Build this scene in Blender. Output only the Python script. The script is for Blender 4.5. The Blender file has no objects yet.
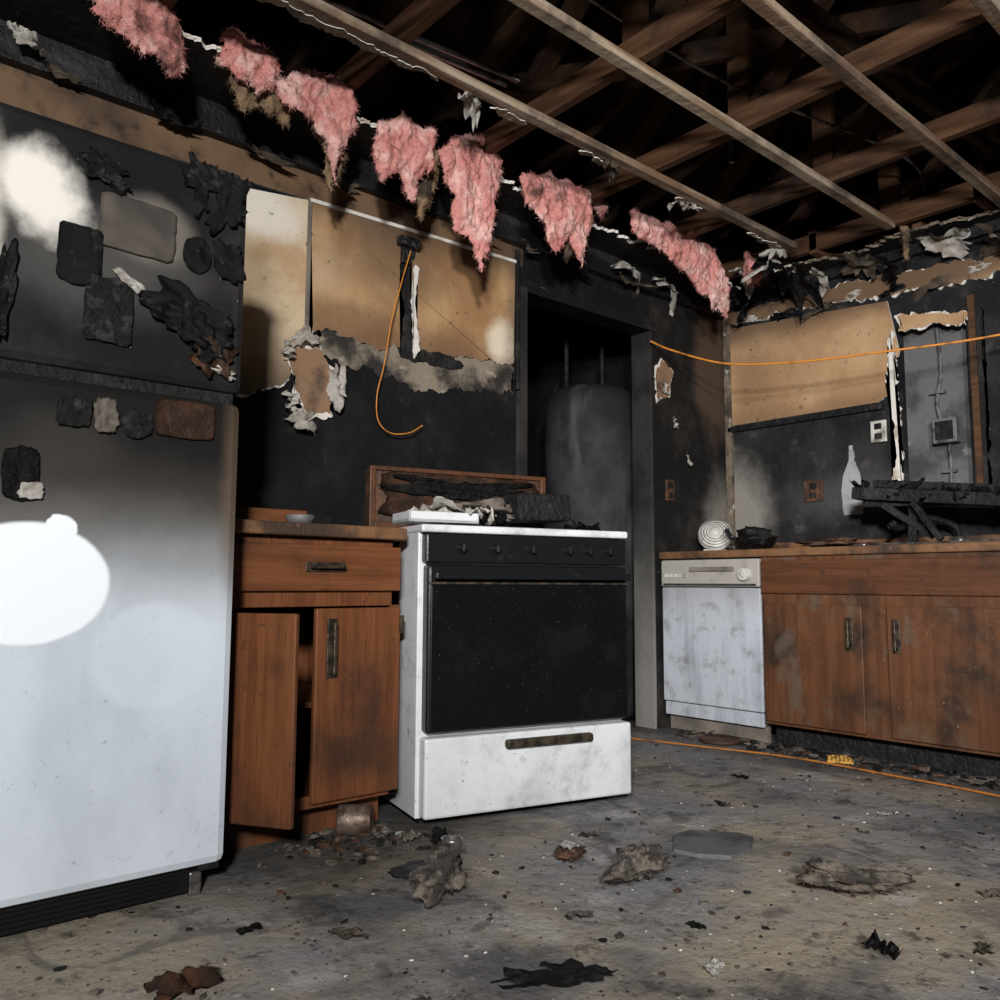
import bpy, bmesh, math, random
from mathutils import Vector, Matrix, Euler, noise as mn
random.seed(7)
scn=bpy.context.scene
scn.view_settings.view_transform='Standard'
scn.view_settings.look='None'
COL=scn.collection
# ------------------------------------------------------------ materials
class MB:
    def __init__(s,name,rough=.7,metal=0.,bump=.15,bscale=30,spec=.4):
        m=bpy.data.materials.new(name); m.use_nodes=True; s.m=m
        s.n=m.node_tree.nodes; s.l=m.node_tree.links
        s.b=s.n['Principled BSDF']; s.b.inputs['Roughness'].default_value=rough
        s.b.inputs['Metallic'].default_value=metal
        s.b.inputs['Specular IOR Level'].default_value=spec
        s.tc=s.n.new('ShaderNodeTexCoord').outputs['Object']; s.col=None
        if bump>0:
            f=s.noise(bscale,6); b=s.n.new('ShaderNodeBump'); b.inputs['Strength'].default_value=bump; b.inputs['Distance'].default_value=.02
            s.l.new(f,b.inputs['Height']); s.l.new(b.outputs[0],s.b.inputs['Normal'])
    def noise(s,scale,detail=6,st=(1,1,1),off=0,dist=0,rough=.6):
        mp=s.n.new('ShaderNodeMapping'); mp.inputs['Scale'].default_value=st; mp.inputs['Location'].default_value=(off,off*.7,off*1.3)
        s.l.new(s.tc,mp.inputs[0]); t=s.n.new('ShaderNodeTexNoise'); t.inputs['Scale'].default_value=scale; t.inputs['Detail'].default_value=detail
        t.inputs['Distortion'].default_value=dist; t.inputs['Roughness'].default_value=rough
        s.l.new(mp.outputs[0],t.inputs['Vector']); return t.outputs['Fac']
    def rng(s,f,lo,hi,a=0.,b=1.):
        r=s.n.new('ShaderNodeMapRange'); r.interpolation_type='SMOOTHSTEP'
        for i,v in zip(('From Min','From Max','To Min','To Max'),(lo,hi,a,b)): r.inputs[i].default_value=v
        s.l.new(f,r.inputs['Value']); return r.outputs[0]
    def math(s,op,a,b):
        r=s.n.new('ShaderNodeMath'); r.operation=op
        for i,v in enumerate((a,b)):
            if isinstance(v,(int,float)): r.inputs[i].default_value=v
            else: s.l.new(v,r.inputs[i])
        return r.outputs[0]
    def base(s,c):
        r=s.n.new('ShaderNodeRGB'); r.outputs[0].default_value=(*c,1); s.col=r.outputs[0]; return s
    def mix(s,fac,c):
        x=s.n.new('ShaderNodeMix'); x.data_type='RGBA'
        s.l.new(fac,x.inputs[0]); s.l.new(s.col,x.inputs[6]); x.inputs[7].default_value=(*c,1); s.col=x.outputs[2]; return s
    def var(s,c,scale,lo=.4,hi=.65,amt=1.,st=(1,1,1),off=0,detail=6,dist=0,rough=.6):
        return s.mix(s.rng(s.noise(scale,detail,st,off,dist,rough),lo,hi,0,amt),c)
    def grad(s,axis,v0,v1,c,amt=1.,nz=.0,scale=4,st=(1,1,1),off=3):
        sp=s.n.new('ShaderNodeSeparateXYZ'); s.l.new(s.tc,sp.inputs[0]); z=sp.outputs[axis]
        if nz: z=s.math('ADD',z,s.math('MULTIPLY',s.math('SUBTRACT',s.noise(scale,6,st,off),.5),nz))
        return s.mix(s.rng(z,v0,v1,0,amt) if v0<v1 else s.rng(z,v1,v0,amt,0),c)
    def blob(s,ctr,rad,c,amt=1.,soft=.3,nz=.4,scale=8,off=1):
        a=s.n.new('ShaderNodeVectorMath'); a.operation='SUBTRACT'; s.l.new(s.tc,a.inputs[0]); a.inputs[1].default_value=ctr
        b=s.n.new('ShaderNodeVectorMath'); b.operation='DIVIDE'; s.l.new(a.outputs[0],b.inputs[0]); b.inputs[1].default_value=rad
        d=s.n.new('ShaderNodeVectorMath'); d.operation='LENGTH'; s.l.new(b.outputs[0],d.inputs[0]); v=d.outputs['Value']
        if nz: v=s.math('ADD',v,s.math('MULTIPLY',s.math('SUBTRACT',s.noise(scale,5,(1,1,1),off),.5),nz*2))
        return s.mix(s.rng(v,1-soft,1+soft,amt,0),c)
    def done(s):
        s.l.new(s.col,s.b.inputs['Base Color']); return s.m
W=999.
soot=MB('soot_black_wall',.7,bump=.3,bscale=25,spec=.12).base((.008,.008,.0085)).var((.018,.017,.017),3,.42,.7).var((.055,.052,.047),9,.58,.75,.4).var((.3,.3,.29),70,.70,.76,.5,off=4).done()
sootB=MB('soot_wall_right',.6,bump=.3,bscale=25,spec=.12).base((.014,.014,.015)).var((.036,.034,.033),3,.42,.7).var((.09,.085,.08),8,.56,.72,.5).blob((0,-.06,1.1),(1,.2,.32),(.30,.28,.25),.8,.5).blob((0,-.75,1.2),(1,.3,.12),(.10,.10,.105),.5,.6).var((.4,.4,.38),70,.67,.73,.5,off=4).done()
sootB2=MB('soot_wall_far_corner',.65,bump=.35,spec=.15).base((.011,.011,.011)).var((.035,.031,.028),4,.45,.7).blob((-.1,0,1.95),(.2,W,.35),(.10,.065,.045),.8,.3).blob((-.58,0,1.85),(.06,W,.1),(.20,.12,.07),.9,.2).blob((-.05,0,1.0),(.16,W,.3),(.26,.24,.21),.8,.5).var((.4,.38,.35),60,.67,.73,.6,off=2).done()
char=MB('charred_wood',.6,bump=.8,bscale=40,spec=.3).base((.008,.008,.008)).var((.03,.028,.027),12,.5,.7).done()
charbeam=MB('charred_beam',.5,bump=.6,bscale=30,spec=.3).base((.009,.009,.010)).var((.035,.033,.031),6,.5,.7,st=(.3,1,1)).var((.25,.2,.15),30,.66,.74,.6,st=(.4,1,1)).done()
gyps=MB('gypsum_edge',.9,bump=.4).base((.70,.67,.62)).var((.25,.2,.15),12,.5,.7,.7).done()
paperw=MB('white_torn_paper',.8,bump=.2).base((.70,.67,.62)).var((.25,.17,.10),9,.5,.7,.7).done()
paperd=MB('smoked_torn_paper',.8,bump=.3).base((.18,.14,.10)).var((.03,.025,.02),9,.4,.65,.9).var((.6,.57,.5),14,.58,.7,.8,off=4).done()
brownpaper=MB('brown_drywall_paper',.85,bump=.3).base((.26,.155,.09)).var((.08,.05,.035),8,.45,.7).done()
tan=MB('heat_stained_drywall',.75,bump=.15).base((.48,.30,.15)).var((.31,.165,.075),2.2,.4,.62,.9).var((.58,.46,.32),1.6,.54,.75,.6,off=5).blob((-2.55,0,1.75),(.25,W,.08),(.15,.08,.04),.6,.5).blob((-2.33,0,2.08),(.25,W,.2),(.10,.055,.03),.7,.6).blob((-2.05,0,1.72),(.3,W,.1),(.16,.09,.05),.6,.6).blob((-1.74,0,1.82),(.09,W,.11),(.78,.70,.54),.85,.4).grad(2,2.08,2.24,(.09,.055,.035),.8,.12).grad(2,1.80,1.66,(.14,.075,.04),.7,.15,6).grad(0,-1.76,-1.66,(.10,.07,.05),.6,.1).var((.05,.04,.03),40,.64,.72,.7,off=8).done()
tanpale=MB('pale_drywall',.75,bump=.15).base((.68,.55,.38)).var((.46,.29,.15),2.5,.4,.65,.9).grad(2,1.72,1.42,(.12,.08,.055),.9,.25).blob((-2.93,0,2.1),(.16,W,.10),(.85,.81,.73),.8,.5).blob((-2.95,0,1.85),(.1,W,.12),(.25,.17,.10),.6,.5).var((.08,.06,.05),40,.64,.72,.6).done()
tanB=MB('stained_drywall_right',.75,bump=.15).base((.38,.225,.115)).var((.50,.33,.18),2.2,.45,.65).grad(2,2.05,2.22,(.10,.06,.035),.85,.12).grad(2,1.78,1.66,(.16,.09,.045),.6,.1).blob((0,-.2,1.8),(W,.12,.3),(.25,.15,.08),.6,.5).var((.04,.03,.02),30,.62,.70,.6,off=8).done()
tanUp=MB('smoked_upper_band',.7,bump=.2).base((.17,.10,.055)).var((.06,.038,.025),3,.4,.65).var((.02,.015,.012),12,.52,.7,.8).grad(0,-1.9,-1.4,(.012,.012,.012),1,.2).done()
grubby=MB('grey_scorched_strip',.75,bump=.3).base((.24,.20,.15)).var((.025,.022,.02),4,.40,.58).var((.5,.42,.33),14,.58,.7,.6).done()
niche=MB('exposed_grey_board',.8,bump=.3).base((.13,.13,.13)).var((.05,.05,.05),4,.42,.62).var((.30,.30,.30),12,.6,.72,.5).grad(2,1.9,2.15,(.04,.03,.025),.8,.1).done()
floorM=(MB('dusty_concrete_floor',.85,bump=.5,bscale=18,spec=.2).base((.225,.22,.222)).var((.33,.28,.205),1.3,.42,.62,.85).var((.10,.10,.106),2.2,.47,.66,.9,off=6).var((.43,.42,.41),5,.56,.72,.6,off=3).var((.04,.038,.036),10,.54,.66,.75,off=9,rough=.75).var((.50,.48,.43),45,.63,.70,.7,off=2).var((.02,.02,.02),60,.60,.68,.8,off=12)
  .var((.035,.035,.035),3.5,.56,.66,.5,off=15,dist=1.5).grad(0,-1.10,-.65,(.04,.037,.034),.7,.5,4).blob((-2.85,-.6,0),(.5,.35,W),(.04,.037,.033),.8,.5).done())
def wood(name,c1,c2,c3,ax=2,rough=.5,soott=.6,scale=6):
    st=[6,6,6]; st[ax]=.35
    return MB(name,rough,bump=.12,bscale=20,spec=.25).base(c1).var(c2,scale,.35,.65,.9,st=tuple(st)).var(c3,scale*3,.5,.7,.6,st=tuple(st)).var((.022,.016,.013),3,.48,.70,soott).var((.02,.018,.016),25,.62,.7,.5,off=5).done()
cabw=wood('cabinet_wood',(.165,.060,.024),(.11,.038,.015),(.06,.021,.01),soott=.7)
cabwx=wood('cabinet_wood_x',(.165,.060,.024),(.11,.038,.015),(.06,.021,.01),ax=0,soott=.7)
cabwy=wood('cabinet_wood_y',(.11,.044,.020),(.07,.028,.014),(.045,.02,.01),ax=1,soott=.9)
cabwB=MB('cabinet_wood_spotted',.5,bump=.12,spec=.25).base((.125,.054,.025)).var((.08,.032,.015),6,.35,.65,.9,st=(6,6,.35)).var((.025,.018,.014),3,.45,.66,.9).var((.40,.32,.25),80,.66,.70,.4,off=5).var((.11,.085,.065),7,.53,.68,.7,st=(1,1,.7),off=9).done()
counter=MB('scorched_counter_top',.5,bump=.3).base((.18,.09,.042)).var((.05,.03,.02),5,.42,.62).var((.35,.24,.15),12,.6,.7,.5).done()
joist=wood('joist_wood_y',(.12,.06,.029),(.07,.033,.017),(.05,.022,.011),ax=1,rough=.8,soott=.97)
truss=wood('truss_wood',(.06,.030,.015),(.03,.015,.009),(.018,.01,.006),ax=1,rough=.85,soott=.9)
strip=MB('furring_strip_wood',.7,bump=.3).base((.36,.29,.21)).var((.16,.09,.05),4,.4,.6,.9,st=(.4,5,5)).var((.05,.04,.035),3,.46,.64,.85).done()
sheath=MB('roof_sheathing',.9,bump=.3,spec=.1).base((.022,.011,.006)).var((.009,.005,.003),3,.4,.65).done()
white=MB('stove_enamel_white',.35,bump=.05,spec=.3).base((.60,.62,.64)).var((.42,.43,.44),4,.45,.7,.7).var((.22,.21,.20),9,.50,.72,.5,off=3,rough=.7).var((.04,.04,.04),90,.64,.70,.6,off=6,rough=.6).var((.22,.13,.08),12,.62,.72,.6,off=7).done()
dwM=MB('dishwasher_enamel',.4,bump=.05,spec=.25).base((.48,.51,.56)).var((.30,.32,.36),4,.45,.7,.7,st=(3,3,.5)).var((.16,.155,.15),10,.50,.70,.6,off=3,rough=.7).var((.03,.03,.03),100,.62,.69,.7,off=6,rough=.6).grad(2,.50,.80,(.24,.23,.22),.6,.25,3).done()
dwP=MB('dishwasher_panel',.4,bump=.05,spec=.25).base((.36,.34,.31)).var((.17,.16,.14),8,.5,.7,.6).done()
frL=(MB('fridge_enamel_sooted',.55,bump=.04,spec=.12).base((.60,.66,.73)).var((.46,.51,.57),2.5,.4,.7,.7,st=(1.5,1,.8)).var((.18,.19,.2),30,.60,.7,.5,off=4,rough=.8)
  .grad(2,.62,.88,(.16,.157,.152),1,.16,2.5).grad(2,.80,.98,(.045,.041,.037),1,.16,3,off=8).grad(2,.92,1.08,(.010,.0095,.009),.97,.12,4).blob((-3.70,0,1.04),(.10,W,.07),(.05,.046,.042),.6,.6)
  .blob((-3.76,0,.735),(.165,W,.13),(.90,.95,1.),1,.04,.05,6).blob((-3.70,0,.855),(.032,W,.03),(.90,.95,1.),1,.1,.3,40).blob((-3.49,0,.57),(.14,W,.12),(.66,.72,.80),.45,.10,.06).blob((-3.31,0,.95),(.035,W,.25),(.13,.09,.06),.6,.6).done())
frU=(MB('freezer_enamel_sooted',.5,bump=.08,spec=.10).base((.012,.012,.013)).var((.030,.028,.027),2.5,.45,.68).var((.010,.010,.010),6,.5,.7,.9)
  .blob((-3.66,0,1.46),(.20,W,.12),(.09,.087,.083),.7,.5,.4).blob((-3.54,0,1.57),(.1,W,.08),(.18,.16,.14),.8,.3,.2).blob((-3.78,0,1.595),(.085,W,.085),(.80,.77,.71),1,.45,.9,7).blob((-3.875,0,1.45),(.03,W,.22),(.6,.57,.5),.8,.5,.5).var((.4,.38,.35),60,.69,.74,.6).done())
frS=MB('fridge_side',.5,bump=.05).base((.10,.10,.10)).var((.03,.03,.03),4,.4,.7).done()
black=MB('black_enamel',.3,bump=.05,spec=.3).base((.008,.008,.009)).var((.03,.026,.024),18,.6,.72,.6).done()
ovenM=MB('oven_glass_black',.3,bump=.02,spec=.25).base((.004,.004,.0045)).var((.010,.009,.008),5,.5,.7,.6).var((.25,.23,.20),170,.66,.71,.5,off=4).done()
chrome=MB('dull_metal',.35,.9,bump=.1).base((.35,.34,.33)).var((.1,.09,.08),14,.45,.65).done()
galv=MB('galvanised_conduit',.6,.2,bump=.1,spec=.2).base((.16,.16,.16)).var((.05,.05,.05),14,.45,.65).done()
brass=MB('dark_brass_pull',.45,.6,bump=.2).base((.10,.075,.05)).var((.03,.025,.02),30,.4,.6).done()
melt=MB('melted_plastic_black',.2,bump=.9,bscale=45,spec=.5).base((.010,.010,.011)).var((.05,.05,.052),20,.55,.7).done()
melt2=MB('crusty_grey_residue',.5,bump=.9,bscale=80).base((.03,.03,.03)).var((.10,.10,.10),30,.5,.65).done()
rust=MB('scorched_brown_card',.6,bump=.5).base((.05,.026,.016)).var((.12,.052,.024),14,.45,.65).done()
beige=MB('scorched_card',.6,bump=.1).base((.22,.19,.155)).var((.10,.09,.08),6,.4,.7).done()
pink=MB('pink_fibreglass',.95,bump=1.,bscale=45,spec=.05).base((.66,.28,.25)).var((.82,.53,.48),9,.45,.65).var((.42,.13,.12),5,.55,.75,.7,off=4).var((.40,.15,.13),40,.5,.65,.6,off=6,st=(1,1,.4)).var((.08,.045,.035),5,.54,.66,.9,off=9).done()
yelfib=MB('yellowed_fibreglass',.95,bump=.6,spec=.1).base((.25,.17,.10)).var((.06,.045,.035),8,.4,.6).done()
orange=MB('orange_cord',.5,bump=0).base((.62,.23,.03)).var((.2,.07,.02),20,.5,.7,.8).done()
orange2=MB('dusty_orange_cord',.6,bump=0).base((.40,.15,.03)).var((.10,.05,.025),12,.45,.65,.8).done()
greyrag=MB('grey_fibre_debris',.95,bump=.7,bscale=60).base((.16,.13,.105)).var((.04,.034,.03),14,.4,.6).var((.24,.20,.16),30,.55,.7,.7).done()
tile=MB('grey_tile',.7,bump=.2).base((.11,.11,.115)).var((.05,.05,.05),10,.45,.65).done()
yellow=MB('yellow_sponge_mat',.9,bump=.5).base((.60,.33,.06)).var((.3,.17,.04),40,.5,.6).done()
oatm=MB('stained_white_plastic',.4,bump=.1).base((.55,.54,.50)).var((.2,.18,.15),10,.45,.65).done()
copper=MB('rusty_tin',.45,.5,bump=.3).base((.20,.15,.12)).var((.08,.05,.035),18,.4,.6).done()
heater=MB('sooty_tank_enamel',.7,bump=.1,spec=.2).base((.045,.047,.048)).var((.02,.02,.02),4,.4,.65).grad(2,1.45,1.85,(.015,.015,.015),.9,.2).var((.11,.11,.11),3,.52,.72,.6,st=(2,2,.5)).done()
jamb=MB('jamb_smoked',.7,bump=.2).base((.03,.028,.026)).var((.012,.011,.011),4,.4,.6).grad(2,1.2,.1,(.28,.27,.25),.8,.5,4).done()
cleanp=MB('clean_bottle_silhouette',.6,bump=.1).base((.34,.35,.35)).var((.20,.20,.20),10,.45,.7).done()
# ------------------------------------------------------------ mesh helpers
def link(o,parent=None):
    COL.objects.link(o)
    if parent: o.parent=parent
    return o
def empty(name,loc=(0,0,0),rz=0):
    e=bpy.data.objects.new(name,None); e.location=loc; e.rotation_euler=(0,0,rz); e.empty_display_size=.1; COL.objects.link(e); return e
def mk(name,bm,mats,parent=None,smooth=False):
    me=bpy.data.meshes.new(name); bm.normal_update(); bm.to_mesh(me); bm.free()
    for m in (mats if isinstance(mats,(list,tuple)) else [mats]): me.materials.append(m)
    if smooth:
        for p in me.polygons: p.use_smooth=True
    return link(bpy.data.objects.new(name,me),parent)
def addbox(bm,lo,hi,bev=0,M=None,seg=2,mi=0):
    r=bmesh.ops.create_cube(bm,size=1); vs=r['verts']
    for v in vs: v.co=Vector([lo[i]+(v.co[i]+.5)*(hi[i]-lo[i]) for i in range(3)])
    fs=set(f for v in vs for f in v.link_faces)
    for f in fs: f.material_index=mi
    if bev>0:
        es=list(set(e for v in vs for e in v.link_edges))
        rr=bmesh.ops.bevel(bm,geom=es,offset=bev,segments=seg,affect='EDGES',profile=.5)
        vs=list(set(v for f in rr['faces'] for v in f.verts)|set(v for v in vs if v.is_valid))
        for f in rr['faces']: f.material_index=mi
    if M is not None:
        for v in vs: v.co=M@v.co
    return vs
def box(name,lo,hi,mat,parent=None,bev=0,M=None):
    bm=bmesh.new(); addbox(bm,lo,hi,bev,M); return mk(name,bm,mat,parent)
def boxes(name,lst,mat,parent=None,bev=0):
    bm=bmesh.new()
    for b in lst: addbox(bm,b[0],b[1],bev,b[2] if len(b)>2 else None)
    return mk(name,bm,mat,parent)
def beam(bm,a,b,w,h,up=(0,0,1)):
    a=Vector(a);b=Vector(b);d=(b-a);L=d.length;x=d.normalized();u=Vector(up)
    y=u.cross(x).normalized();z=x.cross(y)
    M=Matrix(((x.x,y.x,z.x,a.x),(x.y,y.y,z.y,a.y),(x.z,y.z,z.z,a.z),(0,0,0,1)))
    addbox(bm,(0,-w/2,-h/2),(L,w/2,h/2),.003,M,1)
def cyl(bm,a,b,r1,r2=None,seg=20,cap=True):
    a=Vector(a);b=Vector(b);r2=r1 if r2 is None else r2
    d=b-a; q=d.to_track_quat('Z','Y').to_matrix().to_4x4(); q.translation=(a+b)/2
    bmesh.ops.create_cone(bm,cap_ends=cap,segments=seg,radius1=r1,radius2=r2,depth=d.length,matrix=q)
def lathe(bm,prof,M=Matrix(),seg=28):
    rings=[]
    for r,z in prof:
        rings.append([bm.verts.new(M@Vector((r*math.cos(t*2*math.pi/seg),r*math.sin(t*2*math.pi/seg),z))) for t in range(seg)])
    for a,b in zip(rings,rings[1:]):
        for i in range(seg):
            bm.faces.new((a[i],a[(i+1)%seg],b[(i+1)%seg],b[i]))
def catm(P,n=8):
    P=[Vector(p) for p in P]; P=[P[0]*2-P[1]]+P+[P[-1]*2-P[-2]]; o=[]
    for i in range(1,len(P)-2):
        a,b,c,d=P[i-1:i+3]
        for k in range(n):
            t=k/n; o.append(.5*((2*b)+(c-a)*t+(2*a-5*b+4*c-d)*t*t+(3*b-a-3*c+d)*t**3))
    o.append(P[-2]); return o
def tube(name,P,r,mat=None,parent=None,n=8,seg=8,bm=None):
    own=bm is None
    if own: bm=bmesh.new()
    pts=catm(P,n); prev=None
    for i,p in enumerate(pts):
        t=(pts[min(i+1,len(pts)-1)]-pts[max(i-1,0)]).normalized()
        u=t.cross(Vector((0,0,1)));
        if u.length<.05: u=t.cross(Vector((1,0,0)))
        u.normalize(); w=t.cross(u)
        ring=[bm.verts.new(p+(u*math.cos(k*2*math.pi/seg)+w*math.sin(k*2*math.pi/seg))*r) for k in range(seg)]
        if prev:
            for k in range(seg): bm.faces.new((prev[k],prev[(k+1)%seg],ring[(k+1)%seg],ring[k]))
        else: bm.faces.new(ring)
        prev=ring
    bm.faces.new(prev[::-1])
    if own: return mk(name,bm,mat,parent,True)
def mapA(u,v,o): return Vector((u,-o,v))
def mapB(u,v,o): return Vector((-o,u,v))
def jagged(pts,jag,seg,rnd):
    """fractal ragged outline; a third value 0 on a point keeps the edge that starts there straight"""
    out=[];n=len(pts); so=rnd.random()*50; arc=0
    for i in range(n):
        a=Vector(pts[i][:2]);b=Vector(pts[(i+1)%n][:2]); j=jag if len(pts[i])<3 else pts[i][2]
        L=(b-a).length;k=max(1,int(L/.009)) if j>0 else 1
        nr=Vector((-(b-a).y,(b-a).x)).normalized() if L>0 else Vector((0,0)); tg=(b-a).normalized()
        for q in range(k):
            t=q/k; s=arc+L*t
            e=min(1,min(t,1-t)*L/.02) if k>1 else 0
            o1=mn.noise(Vector((s*14,so,0)))*2.0+mn.noise(Vector((s*45,so,3)))*1.0+mn.noise(Vector((s*120,so,7)))*.55
            o2=mn.noise(Vector((s*40,so,11)))*.6
            out.append(a+(b-a)*t+nr*o1*j*e+tg*o2*j*e*.6)
        arc+=L
    return out
def torn(name,pts,mp,o0,th,front,side,parent=None,jag=.015,seg=.03,seed=1,under=None,gr=.012):
    def layer(nm,pp,oa,ob,m1,m2):
        bm=bmesh.new()
        f=[bm.verts.new(mp(p.x,p.y,ob)) for p in pp]; b=[bm.verts.new(mp(p.x,p.y,oa)) for p in pp]
        ff=bm.faces.new(f); ff.material_index=0
        n=len(pp)
        for i in range(n):
            s=bm.faces.new((f[i],b[i],b[(i+1)%n],f[(i+1)%n])); s.material_index=1
        bmesh.ops.triangulate(bm,faces=[ff]); bmesh.ops.recalc_face_normals(bm,faces=bm.faces)
        return mk(nm,bm,[m1,m2],parent)
    rnd=random.Random(seed); pp=jagged(pts,jag,seg,rnd)
    if under:
        c=sum(pp,Vector((0,0)))/len(pp)
        uu=[p+(p-c).normalized()*gr*max(-.3,.7+2.6*mn.noise(Vector((p.x*18+seed,p.y*18,5)))) for p in pp]
        layer(name+'_torn_paper',uu,o0,o0+th*.5,under,under)
    return layer(name,pp,o0,o0+th,front,side)
def crumple(name,loc,rot,sx,sy,amp,mat,seed,parent=None,th=.003,jag=.25,curl=0.,fq=1.6,rest=False,bm=None,sqr=.6):
    sub=bmesh.new(); nt=44; nr=9
    def rad(t):
        c,s=math.cos(t),math.sin(t)
        return max(.25,1+jag*(1.5*mn.noise(Vector((c*1.2+seed*1.7,s*1.2,seed)))+1.1*mn.noise(Vector((c*3.5,s*3.5+seed,seed*.7)))+.5*mn.noise(Vector((c*9+seed,s*9,2)))))
    sq=lambda t:1/max(abs(math.cos(t)),abs(math.sin(t)))**sqr
    R=Euler(rot).to_matrix(); rings=[]
    def P(x,y):
        z=amp*(1.3*mn.noise(Vector((x*fq+seed*3.1,y*fq,seed)))+.7*abs(mn.noise(Vector((x*fq*2.5,y*fq*2.5+seed,seed))))) + curl*(x*x)*.5*sx
        return Vector((x*sx/2,y*sy/2,z))
    cv=sub.verts.new(P(0,0))
    for k in range(1,nr+1):
        ring=[]
        for i in range(nt):
            t=2*math.pi*i/nt; r=k/nr*(1+(rad(t)-1)*(k/nr))*(1+(sq(t)-1)*(k/nr))
            ring.append(sub.verts.new(P(r*math.cos(t),r*math.sin(t))))
        if rings:
            for i in range(nt): sub.faces.new((rings[-1][i],ring[i],ring[(i+1)%nt],rings[-1][(i+1)%nt]))
        else:
            for i in range(nt): sub.faces.new((cv,ring[i],ring[(i+1)%nt]))
        rings.append(ring)
    bmesh.ops.solidify(sub,geom=sub.faces[:],thickness=th)
    for v in sub.verts: v.co=R@v.co
    mz=min(v.co.z for v in sub.verts)
    L=Vector(loc)
    if rest: L.z=loc[2]-mz
    for v in sub.verts: v.co+=L
    return mk(name,sub,mat,parent,True)
def lump(name,loc,size,mat,seed,parent=None,rough=.5,sub=4,rot=(0,0,0),fib=0,smooth=True):
    bm=bmesh.new(); bmesh.ops.create_icosphere(bm,subdivisions=sub,radius=1); R=Euler(rot).to_matrix(); rnd=random.Random(seed)
    for v in bm.verts:
        p=v.co.copy(); q=p*1.3+Vector((seed*2.3,seed,0))
        f=1+rough*(mn.noise(q)*1.2+.7*mn.noise(q*2.7)+.45*mn.noise(q*6)+.25*mn.noise(q*14))
        v.co=R@Vector((p.x*size[0]*f/2,p.y*size[1]*f/2,p.z*size[2]*f/2))
    bm.normal_update()
    vs=bm.verts[:]
    for k in range(fib):
        v=rnd.choice(vs); d=(v.normal+Vector((rnd.uniform(-1,1),rnd.uniform(-1,1),rnd.uniform(-1,1)))*.9).normalized()
        L=rnd.uniform(.006,.018); s=d.cross(Vector((rnd.random(),rnd.random(),1))).normalized()*.001
        a=bm.verts.new(v.co-s);b=bm.verts.new(v.co+s);c=bm.verts.new(v.co+d*L); bm.faces.new((a,b,c))
    mz=min(v.co.z for v in bm.verts)
    for v in bm.verts: v.co+=Vector((loc[0],loc[1],loc[2]-mz))
    return mk(name,bm,mat,parent,smooth)
# ------------------------------------------------------------ camera
f,ps,th,ro=833.573,.8611,.1006,.0045
Fv=Vector((math.cos(ps)*math.cos(th),math.sin(ps)*math.cos(th),math.sin(th)))
Rv=Vector((math.sin(ps),-math.cos(ps),0)); Uv=Rv.cross(Fv)
R2=Rv*math.cos(ro)+Uv*math.sin(ro); U2=-Rv*math.sin(ro)+Uv*math.cos(ro)
cd=bpy.data.cameras.new('camera'); cd.sensor_width=36; cd.sensor_fit='HORIZONTAL'; cd.lens=f*36/1000; cd.clip_start=.05
cam=bpy.data.objects.new('camera',cd); COL.objects.link(cam)
Mx=Matrix((( R2.x,U2.x,-Fv.x,-4.1536),(R2.y,U2.y,-Fv.y,-2.8005),(R2.z,U2.z,-Fv.z,.7375),(0,0,0,1))); cam.matrix_world=Mx; scn.camera=cam
# ------------------------------------------------------------ room shell
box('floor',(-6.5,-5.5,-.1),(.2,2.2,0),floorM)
DR=-.69; DL=-1.60
wb=boxes('wall_back',[((-5.2,0,0),(DL,.12,2.42)),((DL,0,2.10),(DR,.12,2.42))],soot)
wb2=box('wall_back_corner_section',(DR,0,0),(.12,.12,2.42),sootB2,wb)
wr=boxes('wall_right',[((0,-1.0,0),(.12,0,2.42)),((0,-1.33,0),(.12,-1.0,1.18)),((0,-1.33,2.02),(.12,-1.0,2.42)),((0,-4.5,0),(.12,-1.33,2.42))],sootB)
box('recess_backing',(.09,-1.34,1.17),(.11,-.98,2.03),niche,wr)
box('wall_passage',(-2.6,1.6,0),(.4,1.7,2.42),soot)
boxes('wall_passage_side',[((-2.2,.12,0),(-2.1,1.6,2.42)),((-.28,.12,0),(-.18,1.6,2.42))],soot)
box('ceiling_passage',(-2.3,.12,2.42),(-.1,1.7,2.46),soot)
boxes('trim_1',[((DR-.006,-.006,0),(DR+.012,.125,2.10)),((DL-.055,-.014,0),(DL+.006,.125,2.12))],jamb,None,.003)
boxes('trim_2',[((DL-.055,-.012,2.10),(DR+.04,.0,2.16))],charbeam,None,.003)
box('charred_ledger_beam',(-4.3,-.05,2.30),(-.02,0,2.425),charbeam,wb,.006)
torn('smoked_band',[(-4.2,2.16,.0),(-1.62,2.22,0),(-1.62,2.30,0),(-4.2,2.30,0)],mapA,0,.008,tanUp,gyps,wb,jag=.01)
torn('pale_drywall_strip',[(-3.1,1.42),(-2.95,1.40),(-2.80,1.47),(-2.70,1.60),(-2.72,2.19,0),(-3.1,2.14,0)],mapA,0,.011,tanpale,gyps,wb,jag=.012,seed=3,under=paperw,gr=.008)
torn('stained_drywall_panel',[(-2.715,1.70),(-2.45,1.68),(-2.1,1.70),(-1.68,1.74,0),(-1.67,2.23,0),(-2.715,2.19,0)],mapA,0,.011,tan,gyps,wb,jag=.014,seed=5,under=paperd,gr=.010)
torn('scorched_lower_strip',[(-2.68,1.60),(-2.2,1.54),(-1.68,1.60),(-1.68,1.76),(-2.2,1.74),(-2.68,1.74)],mapA,0,.005,grubby,char,wb,jag=.02,seed=8)
box('panel_top_batten',(-2.72,-.02,2.185),(-1.66,-.008,2.20),paperw,wb,.002,Matrix.Translation((-2.7,0,2.19))@Matrix.Rotation(-.03,4,'Y')@Matrix.Translation((2.7,0,-2.19)))
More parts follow.
